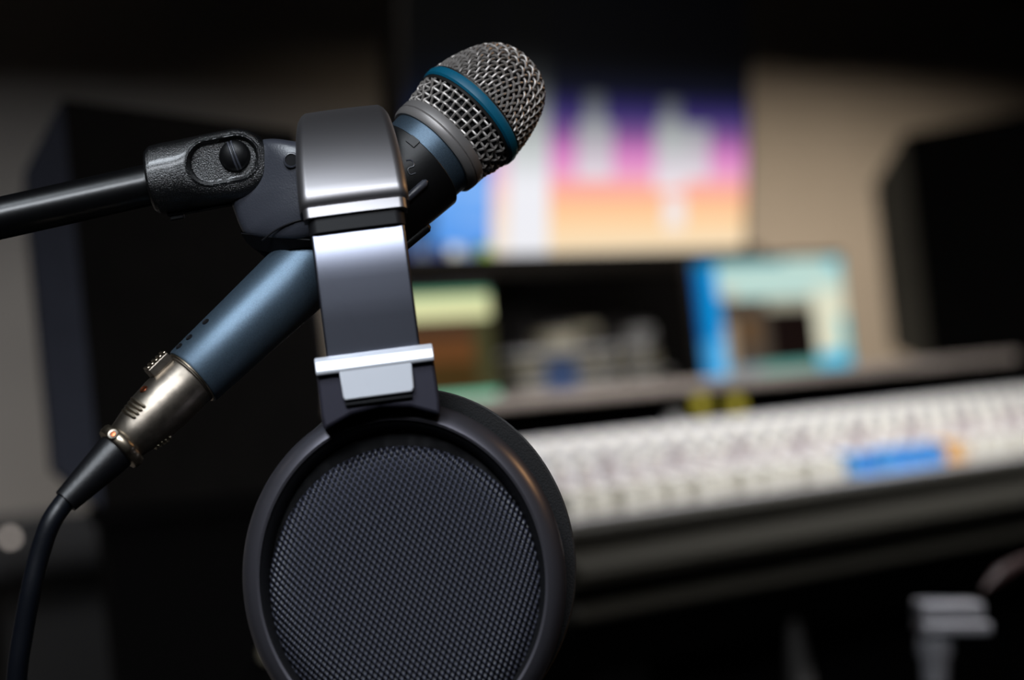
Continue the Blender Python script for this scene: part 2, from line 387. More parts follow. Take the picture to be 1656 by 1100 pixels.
# big computer display, leaning forward a little
BM = 1.835
aR_m, zb = hit_b(1203, 402, BM); aL_m, _ = hit_b(655, 430, BM)
TILT = -9.5
FM = Fr(DESK.p(aL_m, BM, zb), DU, DV, (0, 0, 1)).rot('x', -TILT)
FMp = FM
WM = aR_m - aL_m; HM = WM * 9 / 16
def uv_m(px, py):
    r = ray(px, py); n = FM.y; t = (FM.o - CP).dot(n) / r.dot(n); p = CP + r * t - FM.o
    return p.dot(FM.x) / WM, p.dot(FM.z) / HM
def pxuv_rect(x0, y0, x1, y1):
    a = uv_m(x0, y1); b = uv_m(x1, y0); return a[0], a[1], b[0], b[1]
vv = lambda y: uv_m(1000, y)[1]
uu = lambda x, y=300: uv_m(x, y)[0]
L_ = lin  # ramps below darken to black upward: top shade painted into the picture
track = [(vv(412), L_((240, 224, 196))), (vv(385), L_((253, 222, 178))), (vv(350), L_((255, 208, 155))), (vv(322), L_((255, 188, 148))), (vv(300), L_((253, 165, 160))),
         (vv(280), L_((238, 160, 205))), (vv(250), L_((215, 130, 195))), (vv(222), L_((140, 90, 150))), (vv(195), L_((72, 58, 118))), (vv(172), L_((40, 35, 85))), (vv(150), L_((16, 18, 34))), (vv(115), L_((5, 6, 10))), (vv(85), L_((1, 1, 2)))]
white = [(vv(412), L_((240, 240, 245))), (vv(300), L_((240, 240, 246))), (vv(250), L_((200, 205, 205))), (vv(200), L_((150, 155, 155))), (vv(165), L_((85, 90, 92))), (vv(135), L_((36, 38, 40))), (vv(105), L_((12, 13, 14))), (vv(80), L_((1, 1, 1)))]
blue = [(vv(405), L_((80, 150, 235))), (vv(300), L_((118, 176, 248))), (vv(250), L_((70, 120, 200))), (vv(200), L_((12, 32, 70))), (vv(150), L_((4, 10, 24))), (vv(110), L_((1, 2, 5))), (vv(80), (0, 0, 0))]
U_b0, U_b1, U_p1, U_w1 = uu(705), uu(793), uu(822), uu(886)
icons = [(uv_m(683, 411), L_((120, 130, 150))), (uv_m(735, 410), L_((235, 235, 225))), (uv_m(757, 409), L_((140, 160, 190))), (uv_m(785, 409), L_((150, 185, 70)))]
rnd = random.Random(3)
blobs = [(uv_m(962, 245), .055, .10), (uv_m(1085, 250), .05, .12), (uv_m(1120, 245), .055, .10), (uv_m(1090, 345), .035, .06), (uv_m(1085, 205), .03, .10), (uv_m(962, 180), .03, .06)]
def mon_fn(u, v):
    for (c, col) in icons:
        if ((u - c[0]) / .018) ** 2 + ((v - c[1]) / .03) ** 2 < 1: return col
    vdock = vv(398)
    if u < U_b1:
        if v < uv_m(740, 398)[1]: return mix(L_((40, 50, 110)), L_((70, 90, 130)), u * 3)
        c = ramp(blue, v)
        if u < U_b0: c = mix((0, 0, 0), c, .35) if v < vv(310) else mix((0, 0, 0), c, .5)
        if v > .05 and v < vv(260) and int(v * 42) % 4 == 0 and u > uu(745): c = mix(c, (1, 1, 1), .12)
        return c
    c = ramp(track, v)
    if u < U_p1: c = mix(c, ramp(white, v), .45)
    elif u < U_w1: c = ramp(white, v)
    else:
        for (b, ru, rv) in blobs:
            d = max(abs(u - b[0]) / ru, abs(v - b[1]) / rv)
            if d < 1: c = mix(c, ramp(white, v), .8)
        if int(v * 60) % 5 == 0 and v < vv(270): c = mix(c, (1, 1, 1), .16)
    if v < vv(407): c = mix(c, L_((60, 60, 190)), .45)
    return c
mon = thing('computer_monitor', DESK.p((aL_m + aR_m) / 2, BM + .08, SH_T), 'large wide monitor showing a pink, orange and blue arrangement above the shelf', 'monitor')
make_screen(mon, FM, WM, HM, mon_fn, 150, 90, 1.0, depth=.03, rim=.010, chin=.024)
am = (aL_m + aR_m) / 2
MB().box(DESK, am - .04, am + .04, BM + .17, BM + .19, SH_T, zb + .2).build('stand_neck', 'bezel', mon, bevel=.004)
MB().box(DESK, am - .11, am + .11, BM + .15, BM + .215, SH_T, SH_T + .01).build('stand_foot', 'bezel', mon, bevel=.003)
MB().box(DESK, am - .04, am + .04, BM - .02, BM + .17, zb + .13, zb + .20).build('mount', 'bezel', mon, bevel=.004)

# black acoustic board behind the screens
a0, a1 = hit_b(655, 500, 2.065)[0], hit_b(1232, 420, 2.065)[0]
_, zt = hit_b(1225, 400, 2.065)
fo = thing('acoustic_board', DESK.p((a0 + a1) / 2, 2.07, SH_T), 'low black acoustic board standing on the shelf behind the monitor', 'acoustic panel')
MB().box(DESK, a0, a1, 2.06, 2.08, SH_T, zt).build('felt', 'hutch', fo, bevel=.006)

# tablet on the right
BT = 1.755
a0, z1 = hit_b(1122, 444, BT); a1, z1b = hit_b(1364, 416, BT); a1b, z0 = hit_b(1374, 604, BT)
WT = (a1 + a1b) / 2 - a0; HT = z1b - z0
FT = Fr(DESK.p(a0, BT, z0), DU, DV, (0, 0, 1))
def ut(px): return (hit_b(px, 530, BT)[0] - a0) / WT
def vt(py, px=1240): return (hit_b(px, py, BT)[1] - z0) / HT
TU = [ut(1168), ut(1243), ut(1317)]; TV = [vt(590), vt(484), vt(503)]
def tab_fn(u, v):
    mint, cream, cy, tl, bl = L_((180, 208, 200)), L_((216, 214, 190)), L_((20, 172, 208)), L_((92, 152, 142)), L_((0, 142, 208))
    if u < TU[0]:
        c = mix(L_((0, 88, 160)), bl, sstep(.0, .1, u))
        if v > .93: return mix(c, L_((30, 110, 130)), .6)
        if v < .36: c = mix(c, L_((95, 188, 238)), .8 if u > .08 else .3)
        if v > .72 and u > .13: c = L_((125, 195, 218))
        return c
    if u > TU[2]:
        if v < .2: return cy
        if u > .93 and v < .5: return L_((120, 190, 195))
        return mix(cream, mint, sstep(.6, .85, v)) if v < .9 or u < .9 else L_((110, 190, 205))
    if v > TV[1]:
        if v > .955 and u < .6: return L_((50, 140, 155))
        return L_((192, 188, 172)) if u < TU[0] + .1 and v < TV[1] + .1 else mint
    if v < TV[0]: return tl if u > .36 else L_((112, 130, 138))
    if u > TU[1]:
        if v < TV[2]: return L_((16, 6, 4))
        return L_((150, 146, 128))
    if u < TU[0] + .08 and v < .5: return L_((150, 132, 110))
    if TU[0] + .1 < u < TU[1] - .06 and .3 < v < .55: return L_((88, 66, 44))
    return L_((70, 61, 52))
tb = thing('tablet', FT.p(WT / 2, .03, -.012), 'cyan and mint bordered tablet screen propped at the right end of the shelf', 'tablet')
make_screen(tb, FT.at(0, 0, .0), WT, HT, tab_fn, 60, 50, 1.12, depth=.010, rim=.007, chin=.007)
MB().prism(Fr(FT.p(WT / 2 - .05, .01, 0), FT.y, FT.x, FT.z), [(0, -.005), (.09, SH_T - z0), (.085, SH_T - z0), (0, .10)], 0, .10).build('kickstand', 'bezel', tb, smooth=False)

# tablet on the left, half hidden by the headphones
BT2 = 1.72
a0, z1 = hit_b(560, 484, BT2); a1, z1b = hit_b(796, 468, BT2); a1b, z0 = hit_b(803, 664, BT2)
W2 = (a1 + a1b) / 2 - a0; H2 = z1b - z0
F2 = Fr(DESK.p(a0, BT2, z0), DU, DV, (0, 0, 1))
def tab2_fn(u, v):
    if v > .96: return L_((90, 160, 125)) 
    if v > .77: return L_((222, 224, 170))
    if v < .17: return L_((120, 205, 170)) if v > .05 else L_((110, 180, 150))
    if u > .86: return L_((62, 60, 34))
    if v > .60: return L_((72, 48, 30))
    if v > .42: return L_((98, 60, 28))
    return L_((62, 44, 12))
t2 = thing('tablet', F2.p(W2 / 2, .03, -.01), 'brown tablet screen with pale yellow top bar and mint bottom bar beside the headband', 'tablet')
make_screen(t2, F2, W2, H2, tab2_fn, 48, 48, 1.0, depth=.010, rim=.006, chin=.006)
MB().prism(Fr(F2.p(W2 / 2 - .05, .01, 0), F2.y, F2.x, F2.z), [(0, -.005), (.09, SH_T - z0), (.085, SH_T - z0), (0, .10)], 0, .10).build('kickstand', 'bezel', t2, smooth=False)

# stacked outboard units between the tablets
BG = 1.82
ag0, ag1 = hit_b(838, 600, BG)[0], hit_b(1092, 600, BG)[0]
_, zg = hit_b(960, 560, BG)
nU = 5; hU = (zg - SH_T) / nU
for i in range(nU):
    z0 = SH_T + i * hU; sft = (.0, .006, -.004, .004, .0)[i]
    where = ('lowest of the stack', 'second from the bottom of the stack', 'in the middle of the stack', 'second from the top of the stack', 'topmost of the stack')[i]
    e = thing('rack_unit', DESK.p((ag0 + ag1) / 2, BG + .1, z0), 'thin grey outboard unit between the two tablets, ' + where, 'audio unit', 'stacked outboard units on the shelf')
    x0, x1 = ag0 + sft, ag1 + sft - .02 * i * .5
    MB().box(DESK, x0, x1, BG, BG + .155, z0 + .005, z0 + hU).build('case', ('gear_tan', 'gear_grey', 'gear_tan', 'gear_tan', 'gear_grey')[i], e, bevel=.0015)
    MB().box(DESK, x0 + .01, x1 - .01, BG + .01, BG + .145, z0, z0 + .005).build('foot', 'gear_dark', e, smooth=False)
    for k in range(5):
        a = x0 + .14 + k * .03
        if a < x1 - .02:
            MB().lathe(Fr(DESK.p(a, BG, z0 + hU * .55), DU, (0, 0, 1), -DV), [(0, hU * .32), (.007, hU * .28), (.009, hU * .2)], 14).build('knob', 'gear_dark' if k % 2 else 'cap_grey', e)
    if i < 4:
        b0, b1 = hit_b(882, 600, BG)[0], hit_b(932, 600, BG)[0]
        MB().box(DESK, b0, b1, BG - .003, BG + .001, z0 + .0035, z0 + hU - .001).build('display', glow('blue_display', lin((42, 92, 160)), .55 if i < 3 else .25), e, smooth=False)
for px, r_j, h, m, lb in ((905, .026, .026, 'gear_tan', 'tan round jar on the outboard stack, the left one of the two'), (1042, .020, .024, 'gear_grey', 'pale round jar at the right end of the outboard stack')):
    a, _ = hit_b(px, 540, BG + .05)
    j = thing('jar', DESK.p(a, BG + .06, zg), lb, 'jar')
    F = Fr(DESK.p(a, BG + .06, zg), DU, DV, (0, 0, 1))
    MB().lathe(F, [(0, r_j * .9), (.003, r_j), (h * .8, r_j), (h * .88, r_j * .8)], 28).build('jar_body', m, j)
    MB().lathe(F, [(h * .88, r_j * .85), (h, r_j * .85), (h + .002, r_j * .8)], 28).build('lid', 'gear_dark', j)
a, _ = hit_b(965, 540, BG + .1)
bx = thing('equipment_case', DESK.p(a, BG + .125, zg), 'dark brown box standing behind the two jars on the outboard stack', 'case')
MB().box(DESK, a - .12, a + .07, BG + .10, BG + .15, zg, zg + .055).build('shell', 'gear_dark', bx, bevel=.004)
MB().box(DESK, a - .05, a + .0, BG + .095, BG + .10, zg + .02, zg + .032).build('latch', 'gear_tan', bx, bevel=.001)

# ------------------------------------------------------------------ loudspeakers
def cabinet(name, corner, e, n_away, H, L, Wd, ch_side, ch_top, ch_back, label, bevel_mat, drop=0.0, face=-1):
    # corner: top of the vertical edge where bevel and broad side meet; e: along the broad side; n_away: into depth
    z1 = corner.z; z0 = z1 - H; o = Vector((corner.x, corner.y, 0))
    t = thing(name, o + e * (L / 2) + n_away * (Wd / 2) + Vector((0, 0, z0)), label, 'loudspeaker', 'studio loudspeakers')
    F = Fr(o, e, n_away, (0, 0, 1))
    MB().prism(F, [(0, z0), (L, z0), (L, z1 - drop), (0, z1)], 0, Wd).build('cabinet', 'speaker_black', t, smooth=False)
    vs = [F.p(0, 0, z0), F.p(0, Wd, z0), F.p(0, Wd, z1), F.p(0, 0, z1),
          F.p(-ch_side, ch_back, z0 + .03), F.p(-ch_side, Wd - ch_back, z0 + .03), F.p(-ch_side, Wd - ch_back, z1 - ch_top), F.p(-ch_side, ch_back, z1 - ch_top)]
    MB().add(vs, [(4, 5, 6, 7), (0, 4, 7, 3), (1, 2, 6, 5), (3, 7, 6, 2), (0, 1, 5, 4)]).build('baffle', bevel_mat, t, smooth=False)
    for r, zc in ((Wd * .33, z0 + (z1 - z0) * .36), (Wd * .14, z0 + (z1 - z0) * .70)):
        G = Fr(F.p(-ch_side if face < 0 else L, Wd / 2, zc), n_away, (0, 0, 1), e * face)
        MB().lathe(G, [(0, r * 1.1), (.006, r * 1.08), (.008, r), (.002, r * .8), (-.0, r * .35), (.006, r * .3), (.009, r * .1)], 32).build('woofer' if r > .05 else 'tweeter', 'black_plastic', t)
    return t
c = at(100, 160, 1.66)
e1 = Vector((math.sin(math.radians(78)), math.cos(math.radians(78)), 0)); n1 = Vector((-e1.y, e1.x, 0))
zb_left = at(120, 826, 1.66).z
r_ = ray(480, 212); k_ = r_.x / r_.y; LS = (k_ * c.y - c.x) / (e1.x - k_ * e1.y)
cabinet('loudspeaker', c, e1, n1, c.z - zb_left, LS, .20, .030, .046, .02, 'big black loudspeaker behind the boom arm with a bluish slanted left edge', 'speaker_bevel', drop=c.z - at(480, 212, (c + e1 * LS).y / r_.y).z, face=1)
ls = thing('speaker_stand', Vector((c.x, c.y, 0)) + e1 * LS / 2 + n1 * .10, 'solid black pedestal carrying the big loudspeaker behind the microphone', 'stand')
Fs = Fr((c.x, c.y, 0), e1, n1, (0, 0, 1))
MB().box(Fs, 0.0, LS, 0.0, .18, .03, zb_left - .012).build('column', 'hutch', ls, smooth=False)
MB().box(Fs, -.005, LS + .002, -.003, .20, zb_left - .012, zb_left).build('top_plate', 'hutch', ls, smooth=False)
MB().box(Fs, -.03, LS, -.03, .22, 0, .03).build('base_plate', 'hutch', ls, smooth=False)
p = at(428, 1055, 1.68)
q = Fs.p((p - Fs.o).dot(e1), 0, 0); q.z = p.z
MB().lathe(Fr(q, e1, (0, 0, 1), -n1), [(0, .006), (.012, .006), (.014, .004)], 16).build('knob', 'gear_tan', ls)

c2 = at(1462, 216, 3.35); e2 = Vector((.81, -.59, 0)).normalized(); n2 = Vector((.59, .81, 0)).normalized()
cabinet('loudspeaker', c2, e2, n2, c2.z - SH_T, .34, .26, .056, .064, .0, 'brown black loudspeaker at the right edge standing on the shelf by the tablet', 'speaker_bevel_brown')
# shelf extension that carries it (side table)
zt2 = SH_T
so = Vector((c2.x, c2.y, 0)); F_s2 = Fr(so, e2, n2, (0, 0, 1))
st2 = thing('speaker_stand', F_s2.p(.17, .13, 0), 'dark stand under the right hand loudspeaker behind the shelf end', 'stand')
MB().box(F_s2, -.04, .34, .0, .28, zt2 - .02, zt2).build('top_plate', 'hutch', st2, bevel=.003)
MB().box(F_s2, .0, .34, .03, .2, .02, zt2 - .02).build('column', 'hutch', st2, smooth=False)
MB().box(F_s2, 0, .34, 0, .28, 0, .02).build('base_plate', 'hutch', st2, smooth=False)

# side table at the far left
BST = 2.20
_, zt_ = hit_b(40, 836, BST); _, zl_ = hit_b(40, 934, BST); ar_, _ = hit_b(215, 880, BST); ap_, _ = hit_b(32, 1000, BST)
sd = thing('side_table', DESK.p(ar_ - .2, BST + .15, 0), 'low side table with dark top at the left edge behind the cable', 'side table')
MB().box(DESK, ar_ - .5, ar_, BST, BST + .31, zl_, zt_).build('table_top', 'dark_slab', sd, bevel=.004)
MB().box(DESK, ap_, ar_ - .01, BST + .02, BST + .30, 0, zl_).build('side_panel', 'grey_panel', sd, smooth=False)
pa, pz = hit_b(15, 870, BST)
MB().lathe(Fr(DESK.p(pa, BST, pz), DU, (0, 0, 1), -DV), [(0, .004), (.004, .004), (.006, .0028)], 16).build('knob', glow('highlight_glow', lin((190, 180, 172)), 3.0), sd)  # emission paints a bright highlight on the table edge

# ------------------------------------------------------------------ chrome bracket and post, lower right
def pxbox(mb, pts, D0, D1):
    n = len(pts); vs = [at(x, y, D0) for x, y in pts] + [at(x, y, D0) + ray(*pts[i]) .normalized() * (D1 - D0) for i, (x, y) in enumerate(pts)]
    fs = [tuple(range(n))[::-1], tuple(range(n, 2 * n))] + [(i, (i + 1) % n, n + (i + 1) % n, n + i) for i in range(n)]
    mb.add(vs, fs)
ch = thing('studio_chair', Vector((*at(1525, 1060, 1.62).xy, 0)), 'black studio chair seen in shadow with a chrome bracket, lower right corner', 'chair')
cb = at(1535, 1000, 1.62); Fc = Fr(cb, (1, 0, 0), (0, 1, 0), (0, 0, 1)).rot('y', 6)
MB().box(Fc, -.020, .022, -.01, .03, -.001, .011).box(Fc, -.020, .026, -.014, .03, -.010, -.002).build('bracket', 'brushed', ch, bevel=.002)
MB().lathe(Fc.at(-.009, .005, 0), [(-.0105, .009), (-.013, .0125), (-.024, .0125), (-.028, .010), (-.044, .009), (-.047, .006)], 28).build('adjusting_knob', 'brushed', ch)
bk = MB(); 
pts = catmull([Fc.p(-.009, .012, -.05), Fc.p(-.0, .05, -.10), Fc.p(.03, .12, -.16), Fc.p(.05, .16, -.30), Fc.p(.05, .10, -.44)], 6)
bk.tube(pts, .008, 10); bk.build('arm_post', 'console_under', ch)
sx, sy = Fc.p(.05, .20, 0).x, Fc.p(.05, .20, 0).y - .27
rows = []
for rr_, zz_ in ((.02, .455), (.16, .455), (.20, .46), (.225, .48), (.23, .505), (.22, .53), (.19, .545), (.12, .552), (.02, .548)):
    rows.append([Vector((sx + rr_ * math.cos(2 * PI * k / 64), sy + .15 + rr_ * .95 * math.sin(2 * PI * k / 64), zz_)) for k in range(64)])
MB().grid(rows, closed_u=True, cap=True).build('seat', 'cushion', ch)
ar = MB().tube(catmull([at(1590, 955, 1.66), at(1625, 925, 1.68), at(1675, 905, 1.72), at(1740, 900, 1.80)], 6), [.002 + .0035 * sstep(0, 5, k) for k in range(19)], 12)
ar.build('armrest', mat('arm_pad', lin((60, 42, 40)), .5), ch)
MB().tube([at(1740, 905, 1.80), Vector((at(1740, 905, 1.80).x + .02, at(1740, 905, 1.80).y + .10, .5))], .01, 10).build('armrest_post', 'console_under', ch)
Fg = Fr((sx, sy + .15, 0), (1, 0, 0), (0, 1, 0), (0, 0, 1))
MB().lathe(Fg, [(.09, .03), (.12, .028), (.3, .025), (.31, .02), (.47, .02)], 20).build('gas_lift', 'chrome', ch)
for k in range(5):
    th = 2 * PI * k / 5 + .3; dx, dy = math.cos(th), math.sin(th)
    lg = MB().tube([Fg.p(dx * .02, dy * .02, .10), Fg.p(dx * .15, dy * .15, .095), Fg.p(dx * .28, dy * .28, .07)], [.02, .017, .012], 10).build('leg', 'console_under', ch)
    MB().lathe(Fr(Fg.p(dx * .28 - dy * .012, dy * .28 + dx * .012, .028), (dx, dy, 0), (0, 0, 1), (dy, -dx, 0)), [(0, .02), (.003, .028), (.02, .028), (.023, .02)], 18).build('caster', 'black_plastic', lg)
# slim pole standing in the dark below the console
pl = thing('floor_pole', Vector((*at(1290, 1050, 2.0).xy, 0)), 'slim grey tapering pole in the dark below the armrest of the console', 'pole')
tp = at(1283, 1002, 2.0)
MB().lathe(Fr((tp.x, tp.y, 0), (1, 0, 0), (0, 1, 0), (0, 0, 1)), [(.012, .015), (tp.z * .6, .014), (tp.z - .05, .011), (tp.z - .01, .006), (tp.z, .002)], 20).build('shaft', 'grey_panel', pl)
MB().lathe(Fr((tp.x, tp.y, 0), (1, 0, 0), (0, 1, 0), (0, 0, 1)), [(0, .11), (.008, .11), (.014, .08), (.016, .02)], 28).build('base', 'console_under', pl)

# ================================================================== FOREGROUND
K = 0.975 / FPX                                             # metres per pixel at the microphone
# ---- microphone: axis from tail to tip, tip farther from the camera
T = at(311, 610, .949); E = at(848, 106, 1.006)
ax = (E - T); LM = ax.length; ax.normalize()
toward = -(RM @ Vector((0, 0, -1)))                          # towards the camera
side = ax.cross(toward).normalized()                         # lower right in the picture
FMi = Fr(T, side, ax.cross(side).normalized(), ax)           # x: lower right, z: along axis
if FMi.y.dot(toward) < 0: FMi.y = -FMi.y                     # y: towards the camera
S = LM / 735.0                                               # axis metres per photo pixel of length
mic = thing('microphone', T, 'blue grey handheld microphone with a woven wire head and blue ring in the clip', 'microphone')
r = lambda v: v * K
prof = [(0, r(46)), (0.5 * S, r(51)), (4 * S, r(52.5)), (120 * S, r(56.5)), (240 * S, r(61)), (360 * S, r(68)), (460 * S, r(76)), (523 * S, r(80))]
b = MB().lathe(FMi, prof, 96)
b.build('handle', 'mic_paint', mic)
for s, ang in ((14, -63), (34, -60), (68, -58)):              # small recesses near the tail
    a = math.radians(ang); rr = r(53.5 + s * .035)
    n = FMi.x * math.sin(a) + FMi.y * math.cos(a); q = FMi.p(0, 0, s * S) + n * (rr - .0002)
    MB().lathe(Fr(q, ax, ax.cross(n), n), [(0, r(6)), (.0003, r(5.6)), (.0001, r(4.0)), (-.0004, r(3.5))], 20).build('vent_hole', 'black_plastic', mic)
MB().lathe(FMi, [(-2 * S, r(44)), (-2 * S, r(49)), (0, r(49.5)), (1 * S, r(46))], 64).build('socket_rim', 'nickel_bright', mic)
MB().lathe(FMi, [(521 * S, r(78)), (521 * S, r(84)), (524 * S, r(87)), (533 * S, r(88.5)), (534.5 * S, r(86.5)), (536 * S, r(88.5)), (547 * S, r(88.5)), (551 * S, r(86)), (552 * S, r(80))], 96).build('collar', 'gunmetal', mic)
def wire_surface(mb, pt, nrm, path, phase, amp, rad):         # one wire: path of surface parameters
    pts = []
    for q, ph in path: pts.append(pt(*q) + nrm(*q) * (amp * math.cos(ph) * phase))
    mb.tube(pts, rad, 6)
# lower wire cage: wires along the axis and wires around it, woven
s0, s1, r0, r1 = 550, 598, 82.5, 94
def lp(s, th):
    t = (s - s0) / (s1 - s0); rr = r(r0 + (r1 - r0) * t ** .8)
    return FMi.p(rr * math.cos(th), rr * math.sin(th), s * S)
def ln(s, th): return (FMi.x * math.cos(th) + FMi.y * math.sin(th) - FMi.z * .2).normalized()
cage = MB(); NM = 44; ds = 12.0; nr_ = 4; AMP = r(2.7); WR = r(2.3)
for k in range(NM):
    th = 2 * PI * k / NM; path = []
    for i in range(25):
        s = s0 + (s1 - s0) * i / 24; path.append(((s, th), PI * (s - s0 - 4) / ds))
    wire_surface(cage, lp, ln, path, 1 if k % 2 else -1, AMP, WR)
for i in range(nr_):
    s = s0 + 4 + ds * i; pts = []
    for j in range(NM * 4):
        th = 2 * PI * j / (NM * 4); pts.append(lp(s, th) + ln(s, th) * (AMP * math.cos(NM * th / 2 * 2 / 1 * .5) * (-1 if i % 2 == 0 else 1) * -1 * (-1)))
    cage.tube(pts, WR, 6, closed=True)
cage.build('lower_wire_mesh', 'wire', mic)
# blue ring with dark lips
MB().lathe(FMi, [(595 * S, r(90)), (595 * S, r(97)), (598 * S, r(98.5)), (600 * S, r(97)), (601 * S, r(90))], 96, cap=False).build('lower_lip', 'dark_lip', mic)
MB().lathe(FMi, [(600 * S, r(90)), (600 * S, r(98)), (603 * S, r(101)), (612 * S, r(101.5)), (617 * S, r(99.5)), (618 * S, r(90))], 96, cap=False).build('blue_ring', 'blue_band', mic)
MB().lathe(FMi, [(617 * S, r(90)), (617 * S, r(98)), (620 * S, r(98)), (622 * S, r(96)), (622 * S, r(90))], 96, cap=False).build('upper_lip', 'dark_lip', mic)
# domed wire head: square weave drawn over a profile
DP = [(0, 737), (20, 735.5), (38, 731), (54, 722), (67, 708), (77, 690), (85, 668), (91, 645), (95, 620)]   # (radius, s)
arc = [0]
for (ra, sa), (rb, sb) in zip(DP, DP[1:]): arc.append(arc[-1] + math.hypot(rb - ra, sb - sa))
ARC = arc[-1]
def dome(l):
    l = min(max(l, 0), ARC - 1e-6)
    for i in range(len(arc) - 1):
        if l <= arc[i + 1]:
            t = (l - arc[i]) / (arc[i + 1] - arc[i]); i0, i3 = max(i - 1, 0), min(i + 2, len(DP) - 1)
            def cr(k):
                p0 = DP[i0][k] if i > 0 else (-DP[1][0] if k == 0 else DP[1][1]); p1, p2, p3 = DP[i][k], DP[i + 1][k], DP[i3][k]
                if i + 2 > len(DP) - 1: p3 = 2 * p2 - p1
                return .5 * (2 * p1 + (p2 - p0) * t + (2 * p0 - 5 * p1 + 4 * p2 - p3) * t * t + (3 * p1 - p0 - 3 * p2 + p3) * t ** 3)
            return cr(0), cr(1)
def dpt(a, b2, off=0.0):
    l = math.hypot(a, b2); th = math.atan2(b2, a); rr, ss = dome(l); r2, s2 = dome(l + .5); r1_, s1_ = dome(max(l - .5, 0))
    tr, ts = r2 - r1_, s2 - s1_; m = math.hypot(tr, ts) or 1; nr, ns = -ts / m, tr / m
    if l < .6: nr, ns = 0, 1
    d = FMi.x * math.cos(th) + FMi.y * math.sin(th)
    return FMi.o + d * r(rr + nr * off) + FMi.z * (ss * S + r(ns * off))
head = MB(); SP = 12.8; NW = int(ARC / SP)
for fam in (0, 1):
    for i in range(-NW, NW + 1):
        c0 = i * SP + .001; lim = math.sqrt(max(ARC ** 2 - c0 ** 2, 0)); n = int(2 * lim / 3.0)
        if n < 4: continue
        pts = []
        for k in range(n + 1):
            q = -lim + 2 * lim * k / n
            ph = math.cos(PI * q / SP) * (1 if (i + fam) % 2 == 0 else -1)
            a, b2 = (c0, q) if fam == 0 else (q, c0)
            rot = .35; a, b2 = a * math.cos(rot) - b2 * math.sin(rot), a * math.sin(rot) + b2 * math.cos(rot)
            pts.append(dpt(a, b2, 2.5 * ph))
        head.tube(pts, r(2.3), 6)
head.build('wire_head', 'wire', mic)
pf = [(550 * S, r(60)), (551 * S, r(77)), (598 * S, r(88)), (620 * S, r(89))] + [(dome(l)[1] * S - r(6), max(dome(l)[0] - 6, .5) * K) for l in [ARC - k * ARC / 14 for k in range(1, 14)]]
MB().lathe(FMi, pf, 64).build('inner_foam', 'foam', mic)

# ---- cable with its connector (one thing)
cab = thing('microphone_cable', at(193, 725, .94), 'black cable with nickel plug hanging from the tail of the microphone', 'cable')
Q = at(192, 726, .9365); cx = (Q - T); LC = cx.length; cx.normalize()
sd_ = cx.cross(toward).normalized(); Fp = Fr(T, -sd_, cx.cross(sd_), cx)      # z: from mic tail towards the cable
if Fp.y.dot(toward) < 0: Fp.y = -Fp.y
u_ = LC / 165.0
MB().lathe(Fp, [(-6 * u_, r(40)), (0, r(42)), (3 * u_, r(46)), (5 * u_, r(46.5)), (7 * u_, r(44.5)), (9 * u_, r(45)), (60 * u_, r(45.5)), (95 * u_, r(43)), (125 * u_, r(38)), (146 * u_, r(33.5)), (150 * u_, r(31))], 72).build('plug_shell', 'nickel', cab)
def around(ang, s, rr): 
    a = math.radians(ang); n = Fp.x * math.sin(a) + Fp.y * math.cos(a)
    return Fp.p(0, 0, s * u_) + n * r(rr), n
# grip ribs on both flanks
for base_ang, nm in ((-44, 0), (105, 1)):
    for k in range(4):
        s = 96 + k * 7.5; rr = 42.5 - k * 1.3
        pts = [around(base_ang + d, s + 1.5 * math.cos(d * .06), rr + 2.2 - abs(d) * .06)[0] for d in range(-26, 27, 4)]
        MB().tube(pts, [r(3.0 if 0 < j < len(pts) - 1 else 1.4) for j in range(len(pts))], 8).build('grip_rib', 'nickel_bright', cab)
# release latch
pL, nL = around(-74, 26, 56); tL = cx.cross(nL)
FL = Fr(pL, cx, tL, nL)
lt = MB().box(FL, -r(20), r(22), -r(13), r(13), -r(13), r(3)); lt.build('release_latch', 'nickel', cab, bevel=r(2))
for k in range(5):
    MB().box(FL, r(-19 + 8.6 * k), r(-14 + 8.6 * k), -r(13), r(13), r(2), r(6.5)).build('latch_ridge', 'nickel_bright', cab, bevel=r(1.2))
pL, nL = around(-56, 74, 46.4)
MB().lathe(Fr(pL - nL * r(1.5), cx, cx.cross(nL), nL), [(0, r(7)), (r(1.5), r(6)), (r(.8), r(3))], 18).build('rivet', 'copper', cab)
# bright scalloped nut with a screw
rows = []
for i, (s, rr) in enumerate([(150, 34), (151, 39), (155, 41.5), (163, 41.5), (168, 39), (170, 33), (170, 27)]):
    row = []
    for k in range(96):
        th = 2 * PI * k / 96; sc_ = 1 - .05 * max(0, math.cos(6 * th + .6)) ** 3
        row.append(Fp.p(r(rr * sc_) * math.cos(th), r(rr * sc_) * math.sin(th), s * u_))
    rows.append(row)
MB().grid(rows, closed_u=True, cap=True).build('end_nut', 'nickel_bright', cab)
pS, nS = around(-28, 161, 41.0)
MB().lathe(Fr(pS, cx, cx.cross(nS), nS), [(-r(1), r(8.5)), (r(1), r(8)), (r(.6), r(5.5)), (-r(1.5), r(5))], 20).build('screw_hole', 'nickel', cab)
MB().lathe(Fr(pS, cx, cx.cross(nS), nS), [(-r(2), r(5)), (r(.8), r(4.4)), (r(1.2), r(1))], 14).build('screw', 'copper', cab)
G0 = Fp.p(0, 0, 168 * u_); G1 = at(106, 811, .927)
bd = [G0.lerp(G1, t) for t in (0, .15, .4, .7, .92, 1.0)]
MB().tube(bd, [r(31), r(30), r(27.5), r(24), r(21.5), r(20.5)], 32).build('strain_relief', 'rubber', cab)
